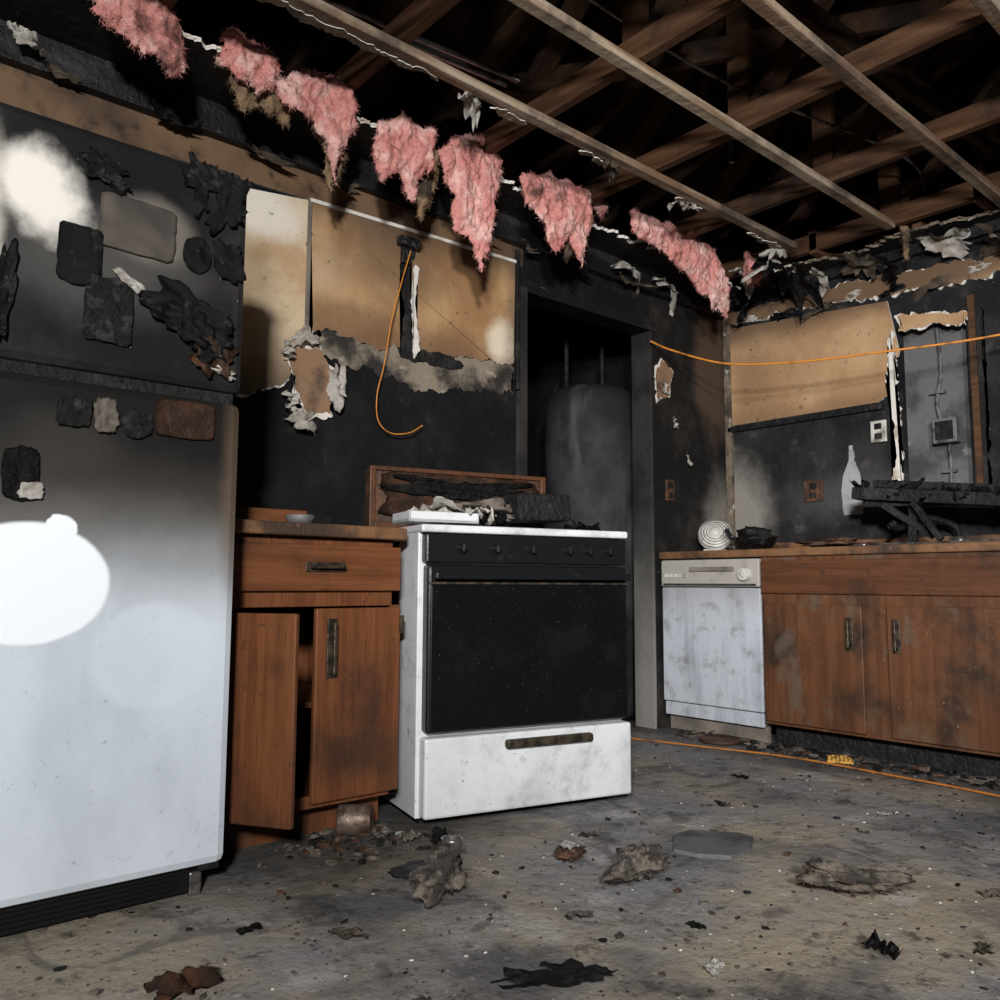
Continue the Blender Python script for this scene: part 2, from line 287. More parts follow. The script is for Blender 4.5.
box('panel_seam_batten',(-2.728,-.018,1.66),(-2.712,0,2.2),beige,wb,.002)
box('panel_right_edge',(-1.672,-.03,1.62),(-1.655,0,2.28),charbeam,wb,.002)
torn('burn_hole',[(-2.30,1.66),(-2.22,1.66),(-2.25,1.80),(-2.26,2.0),(-2.23,2.16),(-2.31,2.16),(-2.30,2.0),(-2.29,1.8)],mapA,.011,.003,char,char,wb,jag=.010,seed=9)
torn('burn_hole_edge',[(-2.235,1.66),(-2.205,1.70),(-2.235,1.9),(-2.215,2.05),(-2.235,2.06),(-2.255,1.9)],mapA,.014,.006,paperw,gyps,wb,jag=.006,seed=10)
torn('scorch_tail',[(-2.30,1.66),(-2.05,1.65),(-1.97,1.68),(-2.08,1.71),(-2.28,1.70)],mapA,.012,.003,char,char,wb,jag=.010,seed=12)
boxes('switch_remnant',[((-2.33,-.05,2.12),(-2.23,-.014,2.16)),((-2.31,-.035,2.05),(-2.26,-.014,2.12))],melt,wb,.006)
torn('exposed_brown_paper',[(-2.79,1.60),(-2.66,1.62),(-2.60,1.52),(-2.61,1.38),(-2.70,1.36),(-2.76,1.45)],mapA,.012,.003,brownpaper,gyps,wb,jag=.008,seed=14,under=paperw,gr=.018)
for i,(x,z,sx,sy,c,rx) in enumerate([(-2.74,1.65,.09,.06,.4,1.3),(-2.59,1.49,.08,.15,.7,1.5),(-2.73,1.335,.14,.09,.5,1.2),(-2.78,1.40,.05,.07,.3,1.6),(-2.80,1.585,.06,.045,.5,1.5)]):
    crumple('curled_paper_%d'%(i+1),(x,-.04,z),(rx,.2*i-.3,.3*i-.4),sx,sy,.03,paperw,20+i,wb,curl=-c,jag=.45)
torn('torn_patch',[(-.64,1.72),(-.55,1.76),(-.50,1.90),(-.60,1.96),(-.65,1.88)],mapA,0,.008,brownpaper,gyps,wb,jag=.010,seed=16,under=paperw,gr=.008)
for i,(x,z) in enumerate([(-.60,1.80),(-.52,1.62),(-.40,1.42)]):
    crumple('wall_scrap_%d'%(i+1),(x,-.02,z),(1.4,.2,.3),.05,.06,.012,paperw,30+i,wb,curl=.4,jag=.4)
torn('stained_drywall_panel_right',[(-.04,1.66,0),(-.04,2.24,0),(-.97,2.17,0),(-1.02,1.9),(-.96,1.70),(-.90,1.66,0)],mapB,0,.011,tanB,gyps,wr,jag=.012,seed=18)
box('shelf_cleat',(-.03,-.93,1.62),(0,-.03,1.65),charbeam,wr,.003)
box('corner_post',(-.03,-.05,.97),(0,-.012,2.3),paperd,wr,.003)
torn('torn_edge_by_recess',[(-1.0,1.22),(-.965,1.25),(-.98,1.5),(-.95,1.8),(-.985,2.02),(-1.005,1.8),(-1.01,1.5)],mapB,.011,.008,paperw,gyps,wr,jag=.014,seed=21)
torn('torn_edge_over_recess',[(-1.02,2.0),(-1.02,2.08),(-1.34,2.02),(-1.33,1.96),(-1.2,2.0)],mapB,.0,.012,tanB,gyps,wr,jag=.012,seed=22,under=paperw)
torn('smoked_strip_high',[(-.05,2.27,0),(-.05,2.33),(-.8,2.31),(-1.5,2.25),(-1.9,2.22),(-1.9,2.16),(-1.3,2.17),(-.6,2.24)],mapB,.0,.02,tanB,gyps,wr,jag=.014,seed=23,under=paperw,gr=.010)
box('wall_stud',(-.012,-1.37,1.17),(.08,-1.34,2.10),joist,wr,.003)
torn('right_dark_sheet',[(-1.40,1.12,0),(-2.6,1.12,0),(-2.6,2.1),(-1.9,2.0),(-1.40,2.04)],mapB,.0,.010,sootB,gyps,wr,jag=.012,seed=24)
box('charred_ledger_right',(-.04,-4.2,2.36),(0,-.02,2.425),charbeam,wr,.006)
torn('bottle_mark',[(-.70,1.10),(-.80,1.10),(-.81,1.22),(-.79,1.32),(-.765,1.38),(-.76,1.46),(-.74,1.46),(-.735,1.38),(-.70,1.30),(-.69,1.20)],mapB,0,.0015,cleanp,cleanp,wr,jag=.004,seed=25)
box('backsplash_ledge',(-.03,-3.0,.911),(0,-.06,.97),counter,wr,.004)
def outlet(name,ctr,ax,mat,w=.07,h=.115):
    e=empty(name,ctr)
    if ax=='A':
        box('cover_plate',(-w/2,-.012,-h/2),(w/2,0,h/2),mat,e,.004)
        boxes('sockets',[((-.018,-.017,.01),(.018,-.012,.04)),((-.018,-.017,-.04),(.018,-.012,-.01))],char,e,.004)
    else:
        box('cover_plate',(-.012,-w/2,-h/2),(0,w/2,h/2),mat,e,.004)
        boxes('sockets',[((-.017,-.018,.01),(-.012,.018,.04)),((-.017,-.018,-.04),(-.012,.018,-.01))],char,e,.004)
    return e
outlet('wall_outlet',(-.545,0,1.245),'A',rust)
outlet('wall_outlet',(0,-.54,1.24),'B',rust,.11)
outlet('wall_switch',(-.012,-.905,1.51),'B',oatm,.08,.11)
e=empty('electrical_junction_box',(.09,-1.2,1.48))
box('box_body',(-.07,-.055,-.06),(0,.055,.06),galv,e,.004)
box('box_opening',(-.074,-.04,-.045),(-.068,.04,.045),char,e)
tube('conduit_up',[(-.02,.03,.05),(-.02,.045,.16),(-.02,.02,.3),(-.02,.03,.52)],.009,galv,e)
tube('conduit_down',[(-.02,0,-.05),(-.02,-.005,-.18),(-.02,0,-.33)],.009,galv,e)
boxes('conduit_clips',[((-.035,.005,.19),(0,.07,.205)),((-.035,-.03,-.2),(0,.03,-.185))],galv,e)
# ------------------------------------------------------------ ceiling / roof structure
ce=empty('ceiling')
bm=bmesh.new()
XS=[-4.66,-4.03,-3.40,-2.77,-2.13,-1.51,-.87,-.24]
for x in XS:
    beam(bm,(x,.3,2.49),(x,-5.2,2.49),.04,.09)
    beam(bm,(x+.04,-1.09,2.46),(x+.04,-1.09,3.08),.04,.09,up=(0,1,0))
    beam(bm,(x+.04,-2.3,2.46),(x+.04,-2.3,3.5),.04,.09,up=(0,1,0))
mk('joists',bm,joist,ce)
bm=bmesh.new()
for x in XS:
    beam(bm,(x,.4,2.58),(x,-3.2,3.75),.04,.12)
    beam(bm,(x,-3.2,3.75),(x,-5.4,3.0),.04,.12)
    for (a,b) in [((-1.15,2.53),(-1.9,3.3)),((-.45,2.53),(-1.05,3.05)),((-1.9,3.3),(-2.5,2.53)),((-2.5,2.53),(-3.2,3.7)),((-3.2,3.7),(-3.9,2.53))]:
        beam(bm,(x+.04,a[0],a[1]),(x+.04,b[0],b[1]),.035,.085,up=(1,0,0))
beam(bm,(-5,-1.3,2.60),(.2,-1.6,2.65),.035,.085)
beam(bm,(-2.2,-.5,2.62),(-.1,-2.2,3.2),.035,.09)
mk('truss_webs',bm,truss,ce)
bm=bmesh.new()
for y in (-.70,-1.13,-1.57,-2.0,-2.43):
    x1={-.70:-.42,-1.13:-.30}.get(y,.1)
    beam(bm,(-5.2,y,2.425),(x1,y,2.425),.045,.032)
mk('furring_strips',bm,strip,ce)
bm=bmesh.new()
def quadslab(a,b,c,d):
    lo=[bm.verts.new(v) for v in (a,b,c,d)]; hi=[bm.verts.new(Vector(v)+Vector((0,0,.03))) for v in (a,b,c,d)]
    bm.faces.new(lo);bm.faces.new(hi[::-1])
    for i in range(4): bm.faces.new((lo[i],hi[i],hi[(i+1)%4],lo[(i+1)%4]))
quadslab((-5.5,.6,2.58),(2.4,.6,2.58),(2.4,-3.2,3.83),(-5.5,-3.2,3.83))
quadslab((-5.5,-3.2,3.83),(2.4,-3.2,3.83),(2.4,-5.6,3.0),(-5.5,-5.6,3.0))
mk('roof_sheathing',bm,sheath,ce)
bm=bmesh.new()
addbox(bm,(.0,-5,2.425),(.12,.1,2.47),.004)
for i,y in enumerate([-.25,-.48,-.72,-.98,-1.2,-1.5,-1.85]):
    addbox(bm,(-.10-.08*(i%3),y-.02,2.43),(.12,y+.025,2.56+.04*(i%2)),.004)
mk('blocking',bm,joist,ce)
box('gable_boards',(.12,-5,2.4),(.16,.4,3.9),sheath,ce)
mapC=lambda u,v,o:Vector((u,v,2.425-o))
torn('ceiling_remnant_back',[(-4.4,-.02,0),(-.02,-.02,0),(-.05,-.18),(-.7,-.26),(-1.5,-.22),(-2.1,-.30),(-2.7,-.27),(-3.2,-.34),(-4.4,-.30)],mapC,0,.014,charbeam,paperw,ce,jag=.03,seed=40,under=paperw,gr=.012)
torn('ceiling_remnant_right',[(-.02,-.02,0),(-.02,-2.6,0),(-.16,-2.4),(-.10,-1.6),(-.2,-1.2),(-.13,-.9),(-.22,-.6),(-.12,-.2)],mapC,.0,.014,charbeam,paperd,ce,jag=.03,seed=41,under=paperd,gr=.015)
for i,(xa,xb) in enumerate([(-3.5,-2.62),(-2.35,-2.22),(-1.9,-1.72),(-1.3,-1.15),(-.75,-.5)]):
    torn('strip_torn_edge_%d'%(i+1),[(xa,-.680),(xb,-.680),(xb+.02,-.665),((xa+xb)/2,-.645),(xa-.02,-.66)],mapC,.012,.006,paperd,paperw,ce,jag=.014,seed=42+i)
for i,(x,y,z,sx,sy,rx,ry,m) in enumerate([(-.42,-.63,2.35,.36,.10,.5,-.2,paperw),(-.30,-.62,2.33,.34,.18,.1,.35,charbeam),(-.16,-.7,2.33,.2,.08,.9,.4,paperw),(-.14,-1.05,2.28,.22,.10,1.1,.2,charbeam),(-.10,-1.5,2.28,.24,.10,1.1,.2,paperd),(-.20,-.25,2.32,.14,.10,1.0,.6,charbeam),(-.46,-.60,2.37,.30,.16,.3,-.5,charbeam),(-.25,-.55,2.36,.22,.14,-.4,.3,charbeam),(-.50,-.66,2.39,.2,.06,.4,-.2,paperw),(-3.72,-.12,2.35,.10,.05,1.2,.2,paperw),(-.95,-.10,2.34,.30,.05,.9,.1,paperw),(-.62,-.1,2.31,.26,.05,.9,.3,paperw),(-1.75,-.66,2.405,.12,.05,.2,0,paperd),(-2.45,-.65,2.405,.16,.05,.2,0,paperw),(-1.25,-.66,2.405,.12,.05,.2,0,paperw),(-.30,-.35,2.40,.16,.10,.3,.5,paperw),(-.12,-.9,2.36,.14,.2,.2,.6,paperd),(-.10,-1.3,2.35,.12,.2,.2,.6,paperw)]):
    crumple('drywall_flap_%d'%(i+1),(x,y,z),(rx,ry,.1*(i%7)),sx,sy,.03,m,50+i,ce,curl=-.3,th=.005,jag=.5)
for i in range(9):
    x=-3.6+i*.33; crumple('paper_tatter_%d'%(i+1),(x,-.062,2.30-.012*(i%4)),(1.45,.1*(i%3),.1),.10+.04*(i%3),.03+.012*(i%2),.015,(paperd,charbeam,paperd)[i%3],80+i,ce,curl=.3,jag=.6)
for i in range(8):
    y=-.2-i*.2; crumple('paper_tatter_r%d'%(i+1),(-.03-.01*(i%3),y,2.26-.02*(i%3)-.008*i),(1.4,.2*(i%3)-.1,1.57),.13+.05*(i%3),.03+.015*(i%2),.02,(paperw,charbeam,paperd)[i%3],110+i,ce,curl=.4,jag=.6)
bm=bmesh.new(); 
tube('',[(-1.25,-.9,2.5),(-1.25,-.9,2.9),(-1.25,-.9,3.2)],.012,bm=bm)
tube('',[(-3.6,-.45,2.62),(-3.0,-.5,2.60),(-2.2,-.55,2.62)],.014,bm=bm)
tube('',[(-3.6,-.52,2.60),(-3.0,-.56,2.58),(-2.2,-.62,2.6)],.010,bm=bm)
tube('',[(-1.9,-.9,2.62),(-1.2,-1.0,2.57),(-.4,-.9,2.66)],.006,bm=bm)
tube('',[(-2.3,-1.0,2.7),(-1.6,-1.1,2.62),(-.5,-1.3,2.62),(-.1,-1.2,2.56)],.006,bm=bm)
mk('ceiling_wires_and_pipes',bm,chrome,ce,True)
# ------------------------------------------------------------ hanging insulation batts
ins=empty('hanging_insulation',(0,0,0))
def inside(p,poly):
    c=False;n=len(poly)
    for i in range(n):
        a=poly[i];b=poly[(i+1)%n]
        if (a[1]>p[1])!=(b[1]>p[1]) and p[0]<(b[0]-a[0])*(p[1]-a[1])/(b[1]-a[1])+a[0]: c=not c
    return c
def edged(p,poly):
    m=9
    P=Vector(p)
    for i in range(len(poly)):
        a=Vector(poly[i]);b=Vector(poly[(i+1)%len(poly)]);ab=b-a
        t=max(0,min(1,(P-a).dot(ab)/ab.length_squared)); m=min(m,(P-a-ab*t).length)
    return m
def fleece(name,poly,y0,seed,mat=pink,th=.05,fib=900,st=.0065):
    rnd=random.Random(seed); bm=bmesh.new()
    x0=min(p[0] for p in poly)-.03;x1=max(p[0] for p in poly)+.03;z0=min(p[1] for p in poly)-.03;z1=max(p[1] for p in poly)+.03
    nx=int((x1-x0)/st);nz=int((z1-z0)/st); F={};B={}
    for i in range(nx+1):
        for j in range(nz+1):
            x=x0+i*st;z=z0+j*st
            wx=x+.022*mn.noise(Vector((x*16,z*16,seed)))+.010*mn.noise(Vector((x*50,z*50,seed+3)))+.006*mn.noise(Vector((x*120,z*120,seed+4)))
            wz=z+.022*mn.noise(Vector((x*16,z*10,seed+9)))+.014*mn.noise(Vector((x*60,z*25,seed+5)))+.008*mn.noise(Vector((x*140,z*60,seed+6)))
            if not inside((wx,wz),poly): continue
            d=edged((wx,wz),poly); t=min(th,d*1.3+.002)/2
            n=Vector((x*11+seed,z*7,seed)); yo=y0-.03*mn.noise(n)
            bump=.022*mn.noise(Vector((x*22,z*12,seed+2)))+.014*mn.noise(Vector((x*55,z*35,seed+8)))
            k=min(1,d/.02)
            F[i,j]=bm.verts.new((x,yo-t-bump*k,z)); B[i,j]=bm.verts.new((x,yo+t,z))
    cells=[(i,j) for (i,j) in F if (i+1,j) in F and (i,j+1) in F and (i+1,j+1) in F]; cs=set(cells)
    for (i,j) in cells:
        q=[(i,j),(i+1,j),(i+1,j+1),(i,j+1)]
        bm.faces.new([F[k] for k in q]); bm.faces.new([B[k] for k in q[::-1]])
        for (a,b,nb) in ((q[0],q[1],(i,j-1)),(q[1],q[2],(i+1,j)),(q[2],q[3],(i,j+1)),(q[3],q[0],(i-1,j))):
            if nb not in cs: bm.faces.new((F[b],F[a],B[a],B[b]))
    for v in [v for v in bm.verts if not v.link_faces]: bm.verts.remove(v)
    bm.normal_update(); vs=[v for v in bm.verts]; rim=[v for v in vs if edged((v.co.x,v.co.z),poly)<.02]
    for k in range(fib):
        v=rnd.choice(rim if (k%2 and rim) else vs); d=(v.normal*.6+Vector((rnd.uniform(-1,1),rnd.uniform(-.6,.6),rnd.uniform(-1.4,.5)))).normalized()
        L=rnd.uniform(.005,.02); s=d.cross(Vector((rnd.random(),rnd.random(),1))).normalized()*.0009
        o=v.co
        bm.faces.new((bm.verts.new(o-s),bm.verts.new(o+s),bm.verts.new(o+d*L)))
    mk(name,bm,mat,ins,True)
Y=-.35
fleece('clump_1',[(-3.62,2.50),(-3.57,2.36),(-3.51,2.33),(-3.43,2.29),(-3.36,2.26),(-3.33,2.30),(-3.33,2.42),(-3.38,2.50)],Y,1)
fleece('clump_2',[(-3.23,2.37),(-3.20,2.48),(-3.10,2.51),(-3.02,2.44),(-3.02,2.35),(-3.08,2.32),(-3.15,2.34)],Y,2)
fleece('clump_3',[(-3.04,2.38),(-2.935,2.47),(-2.82,2.49),(-2.73,2.46),(-2.73,2.31),(-2.775,2.22),(-2.795,2.10),(-2.84,2.19),(-2.875,2.29),(-2.935,2.30),(-3.01,2.31)],Y,3)
fleece('clump_4',[(-2.65,2.38),(-2.54,2.45),(-2.38,2.45),(-2.38,2.31),(-2.46,2.22),(-2.49,2.11),(-2.55,2.23),(-2.61,2.17),(-2.66,2.25)],Y,4)
fleece('clump_5',[(-2.36,2.39),(-2.24,2.50),(-2.08,2.55),(-2.05,2.44),(-2.065,2.31),(-2.10,2.14),(-2.155,1.93),(-2.205,2.08),(-2.285,2.09),(-2.30,2.22),(-2.35,2.30)],Y,5)
fleece('clump_6',[(-1.96,2.43),(-1.72,2.50),(-1.53,2.49),(-1.52,2.37),(-1.585,2.12),(-1.66,2.22),(-1.75,2.15),(-1.80,2.25),(-1.91,2.32)],Y,6)
fleece('clump_7',[(-1.28,2.49),(-1.11,2.51),(-.80,2.49),(-.60,2.46),(-.47,2.33),(-.47,2.12),(-.61,2.16),(-.75,2.25),(-1.02,2.34),(-1.22,2.37)],Y,7)
fleece('clump_8',[(-.47,2.45),(-.36,2.45),(-.34,2.35),(-.40,2.27),(-.46,2.32)],-.45,8,fib=300)
fleece('clump_9',[(-1.48,2.52),(-1.36,2.50),(-1.38,2.42),(-1.46,2.44)],-.30,9,fib=200)
fleece('clump_10',[(-.22,2.50),(-.16,2.50),(-.17,2.36),(-.20,2.26),(-.23,2.36)],-1.15,10,yelfib,fib=300)
fleece('clump_11',[(-2.90,2.40),(-2.72,2.42),(-2.74,2.22),(-2.78,2.08),(-2.82,2.22)],-.29,11,yelfib)
fleece('clump_12',[(-2.50,2.42),(-2.30,2.42),(-2.32,2.26),(-2.38,2.12),(-2.45,2.24)],-.28,12,yelfib)
fleece('clump_13',[(-2.20,2.42),(-2.00,2.42),(-2.03,2.22),(-2.10,2.05),(-2.16,2.22)],-.27,13,yelfib)
fleece('clump_14',[(-3.22,2.42),(-2.92,2.42),(-2.95,2.28),(-3.05,2.30),(-3.12,2.26)],-.29,14,yelfib)
fleece('clump_15',[(-1.72,2.42),(-1.5,2.42),(-1.52,2.26),(-1.60,2.16),(-1.66,2.28)],-.26,15,yelfib)
# ------------------------------------------------------------ refrigerator
fr=empty('refrigerator')
XR=-3.302; XL=-4.085; YF=-.815
box('cabinet_body',(XL+.005,-.75,.05),(XR-.004,-.06,1.745),frS,fr,.012)
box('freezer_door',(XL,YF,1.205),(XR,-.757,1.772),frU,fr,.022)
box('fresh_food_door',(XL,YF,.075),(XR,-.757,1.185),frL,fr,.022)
box('door_gasket',(XL+.02,-.80,1.18),(XR-.02,-.757,1.21),char,fr)
bm=bmesh.new(); addbox(bm,(XL+.02,-.77,.012),(XR-.07,-.752,.07))
mk('kick_grille',bm,black,fr)
boxes('grille_slats',[((XL+.03,-.776,.018+.011*i),(XR-.10,-.768,.023+.011*i)) for i in range(4)],black,fr)
boxes('feet',[((XR-.07,-.77,0),(XR-.04,-.72,.055)),((XR-.07,-.2,0),(XR-.03,-.15,.055)),((XL+.03,-.77,0),(XL+.06,-.72,.055)),((XL+.03,-.2,0),(XL+.06,-.15,.055))],chrome,fr,.004)
boxes('hinge_caps',[((XR-.09,-.80,1.772),(XR-.02,-.74,1.785)),((XR-.06,-.80,.062),(XR-.01,-.757,.076))],char,fr,.004)
boxes('door_handles',[((XL+.03,YF-.045,1.26),(XL+.06,YF,1.62)),((XL+.03,YF-.045,.72),(XL+.06,YF,1.14))],black,fr,.01)
def note(nm,x,z,w,h,m,seed,rot=0,jag=.1,amp=.006,curl=0,th=.002,sqr=.9):
    crumple(nm,(x,YF-.006-amp*.5,z),(math.pi/2,rot,0),w,h,amp,m,seed,fr,jag=jag,curl=curl,th=th,sqr=sqr)
note('melted_magnet_sheet',-3.695,1.467,.095,.135,melt,201,.03,.05)
note('crusted_note',-3.63,1.352,.105,.15,melt2,202,.03,.05)
note('scorched_card',-3.575,1.565,.17,.13,beige,203,.05,.04,.002)
note('oval_magnet',-3.435,1.535,.07,.09,melt,204,0,.03,sqr=.1)
note('melted_letter',-3.35,1.538,.075,.10,melt,205,0,.3,sqr=.4)
note('melted_star',-3.43,1.715,.09,.11,melt,206,.3,.6)
note('melted_bow',-3.355,1.69,.07,.13,melt,207,.2,.6,.01)
note('melted_clip',-3.65,1.68,.10,.06,melt,208,.4,.5)
note('crumpled_burnt_paper',-3.45,1.375,.19,.11,melt,209,.35,.4,.02)
note('burnt_paper_tail',-3.385,1.285,.09,.09,rust,210,.3,.4,.015)
note('burnt_paper_fold',-3.40,1.33,.11,.10,melt,211,.2,.4,.02)
note('square_magnet',-3.69,1.112,.068,.065,melt2,212,0,.08)
note('figure_magnet',-3.624,1.112,.055,.08,beige,213,0,.2,sqr=.4)
note('round_magnet',-3.555,1.10,.07,.065,melt2,214,0,.1,sqr=.4)
note('scorched_picture_magnet',-3.445,1.125,.145,.09,rust,215,0,.02,.003)
note('arched_magnet',-3.785,.965,.07,.115,char,216,0,.06,.003,sqr=.7)
crumple('paper_stub',(-3.765,YF-.012,.93),(math.pi/2,0,0),.045,.035,.003,paperw,217,fr,jag=.2)
note('small_scrap',-3.59,1.43,.07,.025,paperw,218,.5,.4,.01)
note('tail_scrap',-3.36,1.255,.05,.02,paperw,221,.3,.4,.01)
note('edge_tear',-3.85,1.33,.05,.24,melt,219,.1,.4,.01)
bm=bmesh.new(); bmesh.ops.create_uvsphere(bm,u_segments=20,v_segments=12,radius=.028)
for v in bm.verts: v.co=Vector((v.co.x*.6+XR+.006,v.co.y-.45,v.co.z+1.47))
mk('melted_side_knob',bm,melt,fr,True)
# ------------------------------------------------------------ left base cabinet
cb=empty('base_cabinet')
X0,X1=-3.285,-2.678
boxes('carcass',[((X0,-.59,.10),(X0+.018,-.03,.87)),((X1-.018,-.59,.10),(X1,-.03,.87)),((X0,-.59,.10),(X1,-.03,.118)),((X0,-.045,.10),(X1,-.03,.87)),((X0+.018,-.52,.37),(X1-.018,-.05,.386)),((X0,-.5,0),(X1,-.48,.1))],cabw,cb)
boxes('face_frame',[((X0,-.60,.10),(X0+.03,-.585,.87)),((X1-.03,-.60,.10),(X1,-.585,.87)),((X0,-.60,.67),(X1,-.585,.72)),((X0,-.60,.10),(X1,-.585,.135)),((X0,-.60,.84),(X1,-.585,.87))],cabw,cb,.002)
box('drawer_front',(X0+.005,-.62,.715),(X1-.008,-.60,.850),cabwx,cb,.005)
box('right_door',(-2.975,-.62,.115),(X1-.006,-.60,.665),cabw,cb,.005)
Mh=Matrix.Translation((X0+.005,-.605,0))@Matrix.Rotation(-math.radians(58),4,'Z')
box('left_door',(0,-.018,.128),(.27,.0,.66),cabw,cb,.004,Mh)
def pull(nm,x,z,vert,par,L=.10,y=-.62):
    bm=bmesh.new()
    if vert:
        addbox(bm,(x-.016,y-.006,z-L/2),(x+.016,y,z+L/2),.002); addbox(bm,(x-.006,y-.028,z-L/2+.01),(x+.006,y-.02,z+L/2-.01),.003)
        addbox(bm,(x-.006,y-.025,z-L/2+.012),(x+.006,y,z-L/2+.024)); addbox(bm,(x-.006,y-.025,z+L/2-.024),(x+.006,y,z+L/2-.012))
    else:
        addbox(bm,(x-L/2,y-.006,z-.014),(x+L/2,y,z+.014),.002); addbox(bm,(x-L/2+.01,y-.028,z-.005),(x+L/2-.01,y-.02,z+.005),.003)
        addbox(bm,(x-L/2+.012,y-.025,z-.005),(x-L/2+.022,y,z+.005)); addbox(bm,(x+L/2-.022,y-.025,z-.005),(x+L/2-.012,y,z+.005))
    mk(nm,bm,brass,par)
pull('drawer_pull',-2.95,.785,False,cb,.13); pull('door_pull',-2.925,.55,True,cb,.17)
box('hinge',(X1-.012,-.628,.585),(X1+.002,-.61,.64),brass,cb,.002)
box('countertop',(X0-.01,-.64,.872),(X1+.002,-.01,.91),counter,cb,.006)
box('small_wooden_box',(-3.17,-.50,.911),(-2.95,-.38,.957),cabwx,None,.004)
bm=bmesh.new(); lathe(bm,[(.0,0),(.035,0),(.042,.02),(.038,.024),(.0,.022)],Matrix.Translation((-3.02,-.59,.911))); mk('ash_dish',bm,galv,None,True)
# ------------------------------------------------------------ stove
st=empty('stove',(-2.655,-.675,0),-.244)
D=.58
box('side_and_body',(0,.012,.03),(.76,D,.90),white,st,.004)
box('cooktop',(-.004,-.028,.897),(.765,D,.922),white,st,.007)
box('control_panel',(.012,-.026,.803),(.757,.03,.894),black,st,.006)
box('oven_door',(.018,-.030,.285),(.757,.03,.797),black,st,.010)
box('oven_glass',(.025,-.036,.292),(.750,-.028,.735),ovenM,st,.004)
boxes('oven_door_handle',[((.03,-.066,.752),(.75,-.050,.775)),((.05,-.056,.755),(.075,-.03,.772)),((.70,-.056,.755),(.725,-.03,.772))],black,st,.005)
box('oven_door_trim',(.02,-.034,.737),(.755,-.028,.743),brass,st)
box('storage_drawer',(.012,-.035,.035),(.765,.03,.272),white,st,.008)
boxes('drawer_handle',[((.28,-.058,.224),(.60,-.030,.252))],brass,st,.008)
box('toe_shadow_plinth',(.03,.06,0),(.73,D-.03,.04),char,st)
bm=bmesh.new()
for x in (.13,.25,.38,.52,.60,.68):
    cyl(bm,(x,-.02,.85),(x,-.032,.85),.020,.018); cyl(bm,(x,-.032,.85),(x,-.046,.85),.013,.011); addbox(bm,(x-.003,-.051,.838),(x+.003,-.044,.862),.001)
mk('knobs',bm,black,st)
bm=bmesh.new()
for x,y,r in ((.19,.13,.09),(.57,.13,.075),(.19,.38,.075),(.57,.38,.09)):
    lathe(bm,[(r+.02,.922),(r+.02,.927),(r,.925),(r-.02,.920)],Matrix.Translation((x,y,0)))
    for k in range(3): lathe(bm,[(r*(.3+.25*k)+.006,.928),(r*(.3+.25*k)+.004,.935),(r*(.3+.25*k)-.004,.935),(r*(.3+.25*k)-.006,.928)],Matrix.Translation((x,y,0)))
mk('burner_coils',bm,black,st,True)
box('backguard',(.0,D-.065,.92),(.735,D,1.165),rust,st,.01)
boxes('backguard_frame',[((-.004,D-.078,1.155),(.739,D-.055,1.172)),((-.004,D-.078,.93),(.02,D-.06,1.16)),((.715,D-.078,.93),(.739,D-.06,1.16)),((.02,D-.074,.93),(.715,D-.06,.965))],cabwy,st,.004)
crumple('soot_flake_panel',(.36,D-.085,1.07),(math.pi/2,0,0),.66,.16,.012,rust,231,st,jag=.08,sqr=.95)
crumple('soot_flake_layer',(.34,D-.098,1.10),(math.pi/2,0,0),.55,.07,.012,char,232,st,jag=.4,sqr=.8)
# junk on the stove top
jk=empty('burnt_junk_pile',(-2.655,-.675,.938),-.244)
boxes('foil_tray',[((.00,.10,0),(.25,.26,.012)),((.00,.10,.0),(.25,.105,.035)),((.00,.255,0),(.25,.26,.035)),((.00,.10,0),(.008,.26,.035)),((.242,.10,0),(.25,.26,.035))],white,jk,.002)
box('charred_block',(.42,.06,.0),(.65,.20,.098),char,jk,.012,Matrix.Rotation(.12,4,'Z')@Matrix.Rotation(-.04,4,'Y'))
for i,(x,y,z,sx,sy,m) in enumerate([(.2,.2,.06,.20,.10,oatm),(.33,.14,.03,.14,.09,char),(.34,.26,.07,.15,.10,greyrag),(.40,.3,.08,.16,.10,melt2),(.3,.30,.08,.16,.1,oatm),(.12,.23,.06,.16,.08,paperw),(.68,.12,.02,.12,.08,char),(.27,.12,.05,.12,.08,paperw)]):
    crumple('burnt_sheet_%d'%(i+1),(x,y,z-.02),(.35*(i%3-1),.25,i),sx,sy,.03,m,240+i,jk,th=.006,jag=.4)
lump('ash_heap',(.36,.20,-.002),(.24,.16,.07),greyrag,233,jk,sub=4,rough=.8)
# ------------------------------------------------------------ dishwasher
dw=empty('dishwasher',(-.635,-.30,0))
box('tub_body',(.03,-.295,.08),(.60,.285,.865),frS,dw)
box('front_door',(0,-.295,.145),(.03,.285,.725),dwM,dw,.006)
box('control_panel',(-.006,-.295,.73),(.03,.285,.865),dwP,dw,.006)
box('door_latch',(-.018,-.16,.805),(-.004,.10,.828),beige,dw,.004)
box('vent_trim',(-.010,-.28,.735),(-.004,.27,.745),chrome,dw)
bm=bmesh.new(); cyl(bm,(-.006,-.22,.79),(-.028,-.22,.79),.034,.030); cyl(bm,(-.028,-.22,.79),(-.034,-.22,.79),.012,.012); mk('cycle_knob',bm,oatm,dw)
bm=bmesh.new(); 
for k in range(5): addbox(bm,(-.014,.12+k*.03,.775),(-.004,.14+k*.03,.795),.002)
mk('push_buttons',bm,oatm,dw)
box('access_panel',(.01,-.29,.075),(.03,.28,.14),dwM,dw,.003)
box('kick_plate',(.05,-.29,0),(.07,.28,.085),beige,dw)
